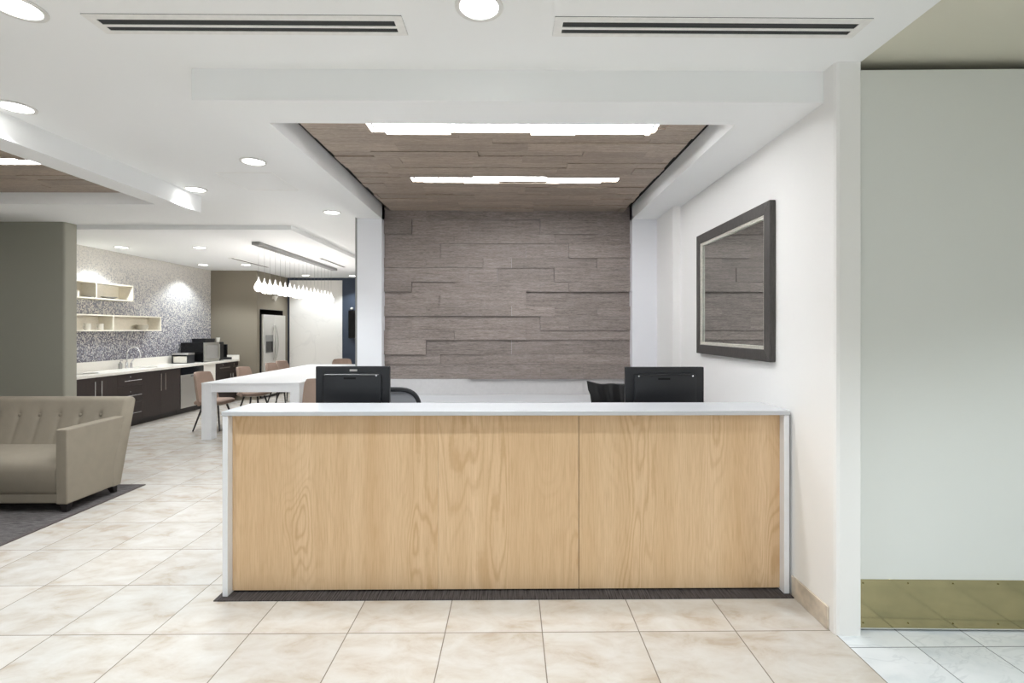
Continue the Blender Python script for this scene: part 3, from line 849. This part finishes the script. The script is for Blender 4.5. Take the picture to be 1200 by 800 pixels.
cabinet(ys[3], ys[5], 'dark brown two-door kitchen cabinet left of the dishwasher',
    [('d',ys[3],ys[4],.10,ZB,ys[4]-.055),('d',ys[4],ys[5],.10,ZB,ys[4]+.055)])
yd_0, yd_1, yw1 = ys[5]+.005, yk(238.6), yk(252.6)
ym = yk(269.3); ye = YK-.004
cabinet(yw1+.002, ye, 'dark brown cabinet with two drawers over doors at the far end of the counter',
    [('w',yw1,ym,.70,ZB,0),('w',ym,ye,.70,ZB,0),('d',yw1,ym,.10,.70,ym-.05),('d',ym,ye,.10,.70,ym+.05)])
t = thing('filler_cabinet', 'narrow cream cabinet front between dishwasher and far drawers', 'cabinet', (XC-.3,(yd_1+yw1)/2,0))
B(XK+.002, XC-.021, yd_1+.002, yw1, .10, ZB).build('body', M['espresso'], t)
B(XC-.02, XC, yd_1+.004, yw1-.002, .10, ZB-.005).build('front_panel', M['kquartz'], t, bevel=.001)
B(XK+.01, XC-.08, yd_1+.002, yw1, 0, .099).build('toe_kick', M['black_wood'], t)
t = thing('dishwasher', 'stainless steel dishwasher with black control strip under the kitchen counter', 'dishwasher', (XC-.3,(yd_0+yd_1)/2,0))
B(XK+.002, XC-.03, yd_0, yd_1, .10, ZB).build('body', M['black_pl'], t)
dd = B(XC-.029, XC+.008, yd_0+.004, yd_1-.004, .11, .735).build('door', M['steel'], t, bevel=.004)
B(XC-.029, XC+.006, yd_0+.004, yd_1-.004, .74, ZB-.008).build('control_strip', M['black_gl'], t, bevel=.003)
B(XC+.0085, XC+.010, (yd_0+yd_1)/2-.07, (yd_0+yd_1)/2+.07, .69, .715).build('badge', M['chrome'], dd)
B(XK+.01, XC-.08, yd_0, yd_1, 0, .099).build('toe_kick', M['black_wood'], t)

ycs = 6.80
ct = thing('kitchen_countertop', 'white quartz kitchen counter with upstand along the mosaic wall', 'countertop', (XC-.3,9,ZB))
ZKT = .925
# slab with two oval basins cut in: strips round the openings
def slab_with_holes(x0,x1,y0,y1,z0,z1,holes):
    m = MB(); bm = m.bm
    ysx = [y0]; 
    seg = 32
    cur = y0
    for (cx,cy,rx,ry) in holes:
        a, b = cy-ry-.04, cy+ry+.04
        m.box(x0,x1,cur,a,z0,z1)
        # ring between rectangle and ellipse
        pts_o, pts_i = [], []
        for k in range(seg):
            th = 2*PI*k/seg; ca, sa = math.cos(th), math.sin(th)
            hx = (x1-cx) if ca > 0 else (cx-x0); hy = ry+.04
            sc = min(hx/abs(ca) if abs(ca) > 1e-6 else 1e9, hy/abs(sa) if abs(sa) > 1e-6 else 1e9)
            pts_o.append((cx+ca*sc, cy+sa*sc)); pts_i.append((cx+rx*ca, cy+ry*sa))
        corners = [(x1,cy+hy),(x0,cy+hy),(x0,cy-hy),(x1,cy-hy)]
        for z in (z0,z1):
            O = [bm.verts.new((*p,z)) for p in pts_o]; I = [bm.verts.new((*p,z)) for p in pts_i]
            C = [bm.verts.new((*p,z)) for p in corners]
            for k in range(seg): bm.faces.new((O[k],O[(k+1)%seg],I[(k+1)%seg],I[k]))
            for cc, c in enumerate(corners):
                # triangle fill between corner and neighbouring outer points
                best = [k for k in range(seg) if (abs(pts_o[k][0]-c[0]) < 1e-6) != (abs(pts_o[(k+1)%seg][0]-c[0]) < 1e-6) and (abs(pts_o[k][1]-c[1]) < 1e-6 or abs(pts_o[(k+1)%seg][1]-c[1]) < 1e-6)]
                for k in best[:1]: bm.faces.new((O[k],C[cc],O[(k+1)%seg]))
            if z == z0: I0 = I
            else:
                for k in range(seg): bm.faces.new((I0[k],I0[(k+1)%seg],I[(k+1)%seg],I[k]))
        for xx in (x0,x1):
            v = [bm.verts.new(q) for q in ((xx,a,z0),(xx,b,z0),(xx,b,z1),(xx,a,z1))]; bm.faces.new(v)
        cur = b
    m.box(x0,x1,cur,y1,z0,z1); return m
basins = [(-6.53,7.72,.15,.2),(-6.53,9.02,.15,.2)]
slab_with_holes(XK+.002, XC+.03, ycs, YK-.002, ZB+.001, ZKT, basins).build('worktop', M['kquartz'], ct, smooth=False)
MB().box(XK+.002, XK+.022, ycs, YK-.002, ZKT, ZKT+.15).build('upstand', M['kquartz'], ct)
B(XK+.024, XC+.03, YK-.022, YK-.002, ZKT, ZKT+.10).build('end_upstand', M['kquartz'], ct)
for i,(cx,cy,rx,ry) in enumerate(basins):
    m = MB(); rings = []
    for (f, z) in ((1.02,ZB),(1.0,ZB-.03),(.95,ZB-.12),(.7,ZB-.15),(.01,ZB-.152)):
        rings.append([(cx+rx*f*math.cos(2*PI*k/28), cy+ry*f*math.sin(2*PI*k/28), z) for k in range(28)])
    m.loft(rings, False)
    tag(m.build('sink_basin', M['steel'], None), ('oval steel sink basin at the near end of the kitchen counter','oval steel sink basin right of the faucet')[i], 'sink', 'undermount basins')
# faucet
fx, fy = -6.70, gY(148.5,-6.70)
t = thing('faucet', 'chrome gooseneck faucet on the kitchen counter against the mosaic', 'faucet', (fx,fy,ZKT))
pts = [(0,0,0),(0,0,.24)]+[(.10-.10*math.cos(a), .02*(1-math.cos(a)), .24+.13*math.sin(a)) for a in [PI*k/12 for k in range(1,12)]]+[(.205,.04,.20)]
MB().tube(pts,.013,12).build('spout', M['chrome'], t, local=True)
MB().lathe([(.03,0),(.03,.012),(.022,.02),(.02,.10),(.016,.11)],seg=16).build('base', M['chrome'], t, local=True)
MB().tube([(0,.10,0),(0,.10,.09)],[.022,.018]).tube([(0,.10,.09),(.03,.14,.17)],.009).build('lever', M['chrome'], t, local=True)
sx = gY(141,-6.72)
t = thing('soap_dispenser', 'small grey soap dispenser left of the kitchen faucet', 'dispenser', (-6.72,sx,ZKT))
MB().lathe([(.028,0),(.03,.01),(.03,.09),(.012,.105),(.012,.12)],seg=14).build('bottle', M['grey_china'], t, local=True)
MB().tube([(0,0,.12),(0,0,.14),(.04,0,.14)],.006).build('pump', M['chrome'], t, local=True)

# microwave etc
XM = -6.33
y0, y1 = gY(239.3,XM), gY(262.3,XM)
zt_ = gz(401.3,XM,y0)
t = thing('microwave', 'black and stainless microwave on the kitchen counter', 'microwave', ((XK+XM)/2,(y0+y1)/2,ZKT))
B(XK+.04, XM-.02, y0, y1, ZKT+.012, zt_).build('body', M['black_gl'], t, bevel=.004)
dr = yzframe(MB(), XM-.0195, XM, y0+.002, y0+(y1-y0)*.76, ZKT+.014, zt_-.002, .05).build('door', M['steel'], t, bevel=.002)
B(XM-.018, XM-.006, y0+.05, y0+(y1-y0)*.76-.05, ZKT+.064, zt_-.052).build('window', M['grey_china'], dr)
B(XM-.019, XM-.002, y0+(y1-y0)*.76+.003, y1-.002, ZKT+.014, zt_-.002).build('control_panel', M['black_pl'], t, bevel=.002)
MB().tube([(XM+.03,y0+(y1-y0)*.70,ZKT+.05),(XM+.03,y0+(y1-y0)*.70,zt_-.04)],.009).build('handle', M['steel'], dr)
for (a,b) in ((XK+.07,y0+.04),(XM-.06,y0+.04),(XK+.07,y1-.04),(XM-.06,y1-.04)): MB().lathe([(.014,0),(.014,.0125)],(a,b,ZKT),10).build('foot', M['black_pl'], t)
yy = gY(247,-6.5)
t = thing('storage_tray', 'low black tray on top of the microwave', 'tray', (-6.57,(y0+y1)/2+.02,zt_))
MB().prism([(-.14,0),(.14,0),(.15,.075),(.14,.075),(.13,.01),(-.13,.01),(-.14,.075),(-.15,.075)],'y',-.16,.16).box(-.14,.14,-.165,-.155,0,.075).box(-.14,.14,.155,.165,0,.075).build('tray', M['black_pl'], t, local=True)
t = thing('paper_cup', 'small pale cup on top of the microwave front', 'cup', (XM-.07, y0+(y1-y0)*.86, zt_))
MB().lathe([(.03,0),(.04,.09),(.042,.092),(.037,.09),(.028,.004),(0,.004)],seg=16).build('cup_wall', M['china'], t, local=True)
# coffee maker
t = thing('coffee_maker', 'black and silver single-cup coffee maker at the far end of the counter', 'coffee maker', (-6.47, gY(270,-6.47), ZKT))
MB().prism(rrect(.24,.30,.04,4,0,0),'z',0,.05).build('base', M['black_pl'], t, local=True, bevel=.004)
MB().prism([(-.15,.051),(.0,.051),(.0,.20),(.02,.22),(.13,.24),(.14,.33),(.10,.40),(-.10,.40),(-.15,.36)],'y',-.1,.1).build('body', M['black_pl'], t, local=True, bevel=.012)
MB().prism([(.03,.225),(.145,.245),(.155,.33),(.112,.405),(.03,.408)],'y',-.07,.07).build('brew_head', M['steel'], t, local=True, bevel=.01)
B(-.12,.0,-.145,-.101,.051,.34).build('water_tank', M['black_gl'], t, local=True, bevel=.006)
# napkin dispenser
nx0, nx1 = -6.76, -6.44; ny = gY(201,nx0)
t = thing('napkin_dispenser', 'silver-topped napkin dispenser with black sides beside the microwave', 'dispenser', ((nx0+nx1)/2,ny+.1,ZKT))
w = (nx1-nx0)/2
MB().box(-w,-w+.02,-.1,.12,0,.17).box(w-.02,w,-.1,.12,0,.17).box(-w,w,-.1,.12,0,.012).box(-w,w,.10,.12,.012,.17).build('casing', M['black_pl'], t, local=True, bevel=.003)
MB().prism([(-.11,.17),(-.08,.205),(.12,.205),(.12,.17)],'x',-w,w).build('lid', M['steel'], t, local=True, bevel=.003)
B(-w+.022,w-.022,-.085,.095,.013,.14).build('napkins', M['china'], t, local=True, bevel=.004)

# wall shelves
XSH = -6.60
def shelf(pxe, pxd, zlo, zhi, label):
    y0 = 6.9; y1 = gY(pxe, XSH); yd = gY(pxd, XSH); th = .022
    t = thing('wall_shelf', label, 'shelf', ((XK+XSH)/2,(y0+y1)/2,zlo))
    B(XK+.001,XSH,y0,y1,zlo,zlo+th).build('bottom_board', M['shelf'], t)
    B(XK+.001,XSH,y0,y1,zhi-th,zhi).build('top_board', M['shelf'], t)
    for y in (y0, yd, y1-th): B(XK+.001,XSH,y,y+th,zlo+th,zhi-th).build('divider', M['shelf'], t)
    B(XK+.001,XK+.012,y0+th,y1-th,zlo+th,zhi-th).build('back_board', M['shelf'], t)
    return zlo+th
z_u = shelf(156.5,112.5,2.085,2.36,'upper cream box shelf on the mosaic wall, shorter of the two')
z_l = shelf(189,132.5,1.572,1.842,'lower cream box shelf on the mosaic wall, longer of the two')
def mug(px, label):
    X = -6.68; y = gY(px,X)
    t = thing('mug', label, 'mug', (X,y,z_l), 0, 'white mugs on the lower shelf')
    MB().lathe([(.036,0),(.043,.01),(.045,.10),(.041,.10),(.039,.012),(0,.01)],seg=18).build('body', M['china'], t, local=True)
    MB().tube([(-.0,-.043,.08),(0,-.075,.075),(0,-.08,.05),(0,-.07,.025),(0,-.042,.02)],.007,8).build('handle', M['china'], t, local=True)
mug(102.5,'white mug on the lower shelf, nearer the partition')
mug(117.5,'white mug on the lower shelf, beside the shelf divider')
yp = gY(168,-6.70)
for k in range(4):
    b = MB().lathe([(.05,0),(.055,.004),(.10,.030),(.105,.034),(.098,.034),(.05,.010),(0,.009)],(-6.72,yp,z_l+k*.019),24).build('bowl', M['china'])
    tag(b, ('shallow white bowl at the bottom of the stack on the lower shelf','shallow white bowl second from the bottom of the shelf stack','shallow white bowl third from the bottom of the shelf stack','shallow white bowl on top of the stack on the lower shelf')[k], 'bowl', 'stacked bowls on the lower shelf')
b = MB().lathe([(.06,0),(.10,.012),(.105,.016),(.06,.006),(0,.005)],(-6.71,gY(101,-6.71),z_u),24).build('plate', M['grey_china']); tag(b,'flat plate on the upper shelf left of its divider','plate')
b = MB().lathe([(.06,0),(.11,.03),(.116,.034),(.105,.034),(.05,.008),(0,.007)],(-6.71,gY(128,-6.71),z_u),24).build('dish', M['grey_china']); tag(b,'low grey dish on the upper shelf right of its divider','dish')
b = MB().lathe([(.035,0),(.04,.004),(.042,.085),(.038,.085),(.036,.006),(0,.005)],(-6.68,gY(89,-6.68),z_u),20).build('cup', M['china']); tag(b,'white cup on the upper shelf beside the partition','cup')

# ------------------------------------------------------------------ fridge
XFR = XA+.075; yf0, yf1 = gY(308.8,XFR), gY(334.5,XFR)
ZFR = gz(368.3,XFR,yf0)
t = thing('refrigerator', 'stainless french-door refrigerator with curved handles in the wall niche', 'refrigerator', (XFR-.4,(yf0+yf1)/2,0))
yb2f = min(yf1, yb2-.02)
B(XFR-.76, XFR-.05, yf0+.005, yb2f, .02, ZFR-.015).build('body', M['black_pl'], t)
ymid = (yf0+yf1)/2-.02; yf1 = yb2f+.0
for (a, b, side) in ((yf0,ymid-.003,-1),(ymid+.003,yb2f,1)):
    d = B(XFR-.048, XFR, a, b, .62, ZFR).build('door', M['fridge'], t, bevel=.006)
    hy = (ymid-.035) if side < 0 else (ymid+.035)
    pts = [(XFR+.0+.055*math.sin(PI*k/12)**.7+.002, hy+side*0.03*math.sin(PI*k/12), .85+ (1.70-.85)*k/12) for k in range(13)]
    MB().tube(pts,.014,10).build('handle', M['steel'], d)
    if side < 0:
        dp = B(XFR+.001, XFR+.006, a+.10, ymid-.075, 1.00+.05, 1.47).build('dispenser', M['alu'], d)
        B(XFR+.0065, XFR+.009, a+.115, ymid-.09, 1.07, 1.32).build('dispenser_recess', M['black_gl'], dp)
d = B(XFR-.048, XFR, yf0, yb2f, .06, .61).build('freezer_drawer', M['fridge'], t, bevel=.006)
MB().tube([(XFR+.05,yf0+.08,.54),(XFR+.05,yb2f-.08,.54)],.013).tube([(XFR,yf0+.11,.54),(XFR+.05,yf0+.11,.54)],.01).tube([(XFR,yb2f-.11,.54),(XFR+.05,yb2f-.11,.54)],.01).build('handle', M['steel'], d)
# dark lining of the niche
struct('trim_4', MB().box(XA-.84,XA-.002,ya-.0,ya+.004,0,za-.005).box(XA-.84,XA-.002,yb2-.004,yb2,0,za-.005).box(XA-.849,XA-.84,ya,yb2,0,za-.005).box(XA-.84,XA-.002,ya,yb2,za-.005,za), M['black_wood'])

# marble panel on far wall
x0, x1 = gx(339.8,YB), gx(401.3,YB); zt_ = gz(328.5,(x0+x1)/2,YB)
tag(B(x0,x1,YB-.03,YB-.001,.02,zt_).build('marble_panel', M['marble_panel'], bevel=.003), 'large white faintly veined panel on the slate-blue far wall', 'wall panel')
x0, x1 = gx(408.8,YB), gx(430,YB)
t = thing('display_screen', 'black upright screen with a small silver fitting on the slate-blue wall', 'screen', ((x0+x1)/2,YB,1.4))
B(x0,x1,YB-.05,YB-.0,gz(396,x0,YB),gz(363.5,x0,YB)).build('screen', M['black_gl'], t, bevel=.01)
MB().sphere((gx(412.8,YB),YB-.04,gz(361.5,x0,YB)),.035,1.2,.8,.9,12).build('fitting', M['silver'], t)

# ------------------------------------------------------------------ communal table
XT0 = gx(235.8,7.30); YT0 = 7.30
XT1 = gx(351.0,7.30); YT1 = 11.2
ZTT = gz(448.6,XT0,YT0)
tb = thing('communal_table', 'long white parsons table with thick square legs beside the kitchen', 'table', ((XT0+XT1)/2,(YT0+YT1)/2,0))
B(XT0,XT1,YT0,YT1,ZTT-.022,ZTT).build('tabletop', M['laminate'], tb, bevel=.002)
m = MB()
for b in ((XT0+.14,XT1-.14,YT0+.012,YT0+.04),(XT0+.14,XT1-.14,YT1-.04,YT1-.012),(XT0+.012,XT0+.04,YT0+.14,YT1-.14),(XT1-.04,XT1-.012,YT0+.14,YT1-.14)): m.box(*b,ZTT-.135,ZTT-.0225)
m.build('apron', M['laminate'], tb)
for (a, b) in ((XT0+.002,YT0+.002),(XT1-.14,YT0+.002),(XT0+.002,YT1-.142),(XT1-.14,YT1-.142)):
    B(a,a+.138,b,b+.14,0,ZTT-.0225).build('leg', M['laminate'], tb, bevel=.002)

# shell chairs (local: back at -Y... seat faces +Y)
def dining():
    t = thing('dining_chair', 'x', 'chair', (0,0,0), 0, 'taupe shell chairs round the white table')
    m = MB(); nz = 12; nu = 14; rings = []
    for j in range(nz+1):
        v = j/nz; z = .40+.52*v; w = .275-.062*v**1.3
        if v > .86: w -= .022*((v-.86)/.14)**2
        ring = []
        def py(u, o): return -.20-.075*v+.115*(1-.35*v)*abs(u)**2.2+o
        for k in range(nu+1):
            u = -1+2*k/nu; ring.append((u*w, py(u,-.016), z-.012*abs(u)**3*(v > .9)))
        for k in range(nu,-1,-1):
            u = -1+2*k/nu; ring.append((u*w*.985, py(u,.018), z-.012*abs(u)**3*(v > .9)))
        rings.append(ring)
    m.loft(rings).build('backrest', M['chair_fab'], t, local=True, bevel=.006, angle=60)
    cushion(.50,.46,.085,.40,.1).build('seat', M['chair_fab'], t, local=True, subsurf=1)
    MB().lathe([(.10,.385),(.19,.395),(.21,.402),(0,.402)],seg=20).build('seat_pan', M['chair_shell'], t, local=True)
    for (sx, sy) in ((1,1),(-1,1),(1,-1),(-1,-1)):
        MB().tube([(sx*.12,sy*.12,.39),(sx*.23,sy*.21,.0)],[.016,.011],8).build('leg', M['black_wood'], t, local=True)
    return t
ch0 = dining()
W = -4.80
spots = [(gx(254,8.2)+.0,8.15,-PI/2,'taupe shell chair on the kitchen side of the table, nearest the camera'),
 (-4.72,9.22,-PI/2,'taupe shell chair on the kitchen side of the table, second from the near end'),
 (-4.72,10.28,-PI/2,'taupe shell chair on the kitchen side of the table, in front of the refrigerator'),
 (-4.84,10.98,-PI/2-.1,'taupe shell chair on the kitchen side of the table, last before the white panel'),
 (-2.74,7.28,math.radians(15),'taupe shell chair on the near right side of the table beside the left monitor'),
 (-3.97,11.55,PI,'taupe shell chair at the far head of the white table')]
for i, (x, y, rz, lab) in enumerate(spots):
    o = ch0 if i == 0 else copy_tree(ch0)
    o.location = (x, y, 0); o.rotation_euler = (0,0,rz); o['label'] = lab

# ------------------------------------------------------------------ bulb chandelier
XB = gx(301.5,7.62)
xl0, yl0 = floor_pt(301,282.8,ZK); xl1, yl1 = floor_pt(391,314.6,ZK)
XB = (xl0+xl1)/2
pl = thing('pendant_light', 'linear pendant light with a row of clear teardrop bulbs over the white table', 'pendant light', (XB,(yl0+yl1)/2,ZK))
B(XB-.06,XB+.06,yl0,yl1,ZK-.05,ZK-.001).build('canopy', M['alu'], pl, bevel=.003)
dy = (gY(388,XB)-gY(303,XB))/17
proto = None
for k in range(18):
    y = gY(303,XB)+dy*k; xo = XB
    zb_ = 2.165+(.012 if k%3 == 0 else 0)
    if k == 0:
        cd = MB().tube([(0,0,.235),(0,0,ZK-.05-zb_)],.0018,5).build('cord', M['alu'], pl, local=True)
        gl = MB().lathe([(.0,0),(.03,.006),(.055,.03),(.064,.06),(.058,.095),(.038,.14),(.019,.18),(.012,.215),(.012,.24)],seg=18).build('glass_bulb', M['glass'], pl, local=True)
        lm = MB().lathe([(0,.03),(.024,.042),(.034,.065),(.024,.105),(.010,.15),(0,.155)],seg=10).build('lamp', M['em_bulb'], gl, local=True)
        c2, g2 = cd, gl
    else:
        c2 = cd.copy(); g2 = gl.copy(); l2 = lm.copy(); COL.objects.link(c2); COL.objects.link(g2); COL.objects.link(l2); l2.parent = g2
    for o in (c2, g2): o.location = (xo-XB, y-(yl0+yl1)/2, zb_-ZK)
x0 = XA; y = gY(319.5,XA)
t = thing('wall_sensor', 'small pale cone-shaped fitting on the taupe wall above the refrigerator', 'wall fitting', (XA,y,2.36))
MB().lathe([(.01,-.07),(.06,.03),(.06,.05),(0,.05)],(.062,0,0),14).build('cone', M['china'], t, local=True)
B(0.0005,.03,-.03,.03,-.02,.05).build('bracket', M['china'], t, local=True)

# ------------------------------------------------------------------ light
w = bpy.data.worlds.new('world'); SC.world = w; w.use_nodes = True
bg = w.node_tree.nodes['Background']; bg.inputs[0].default_value = (.9,.96,1,1); bg.inputs[1].default_value = .7

cam = bpy.data.cameras.new('camera'); co = bpy.data.objects.new('camera', cam); COL.objects.link(co)
cam.sensor_width = 36; cam.lens = F/1200*36; cam.sensor_fit = 'HORIZONTAL'
cam.shift_x = -(CX-600)/1200; cam.shift_y = -(400-HY)/1200
co.location = (0,0,H); co.rotation_euler = (PI/2,0,-YAW)
cam.clip_start = .05
SC.camera = co
SC.view_settings.view_transform = 'Standard'; SC.view_settings.look = 'None'; SC.view_settings.gamma = 1
SC.view_settings.use_curve_mapping = False; SC.view_settings.exposure = 0.52
SC.cycles.max_bounces = 10; SC.cycles.diffuse_bounces = 6; SC.cycles.use_denoising = True
SC.cycles.sample_clamp_indirect = 6
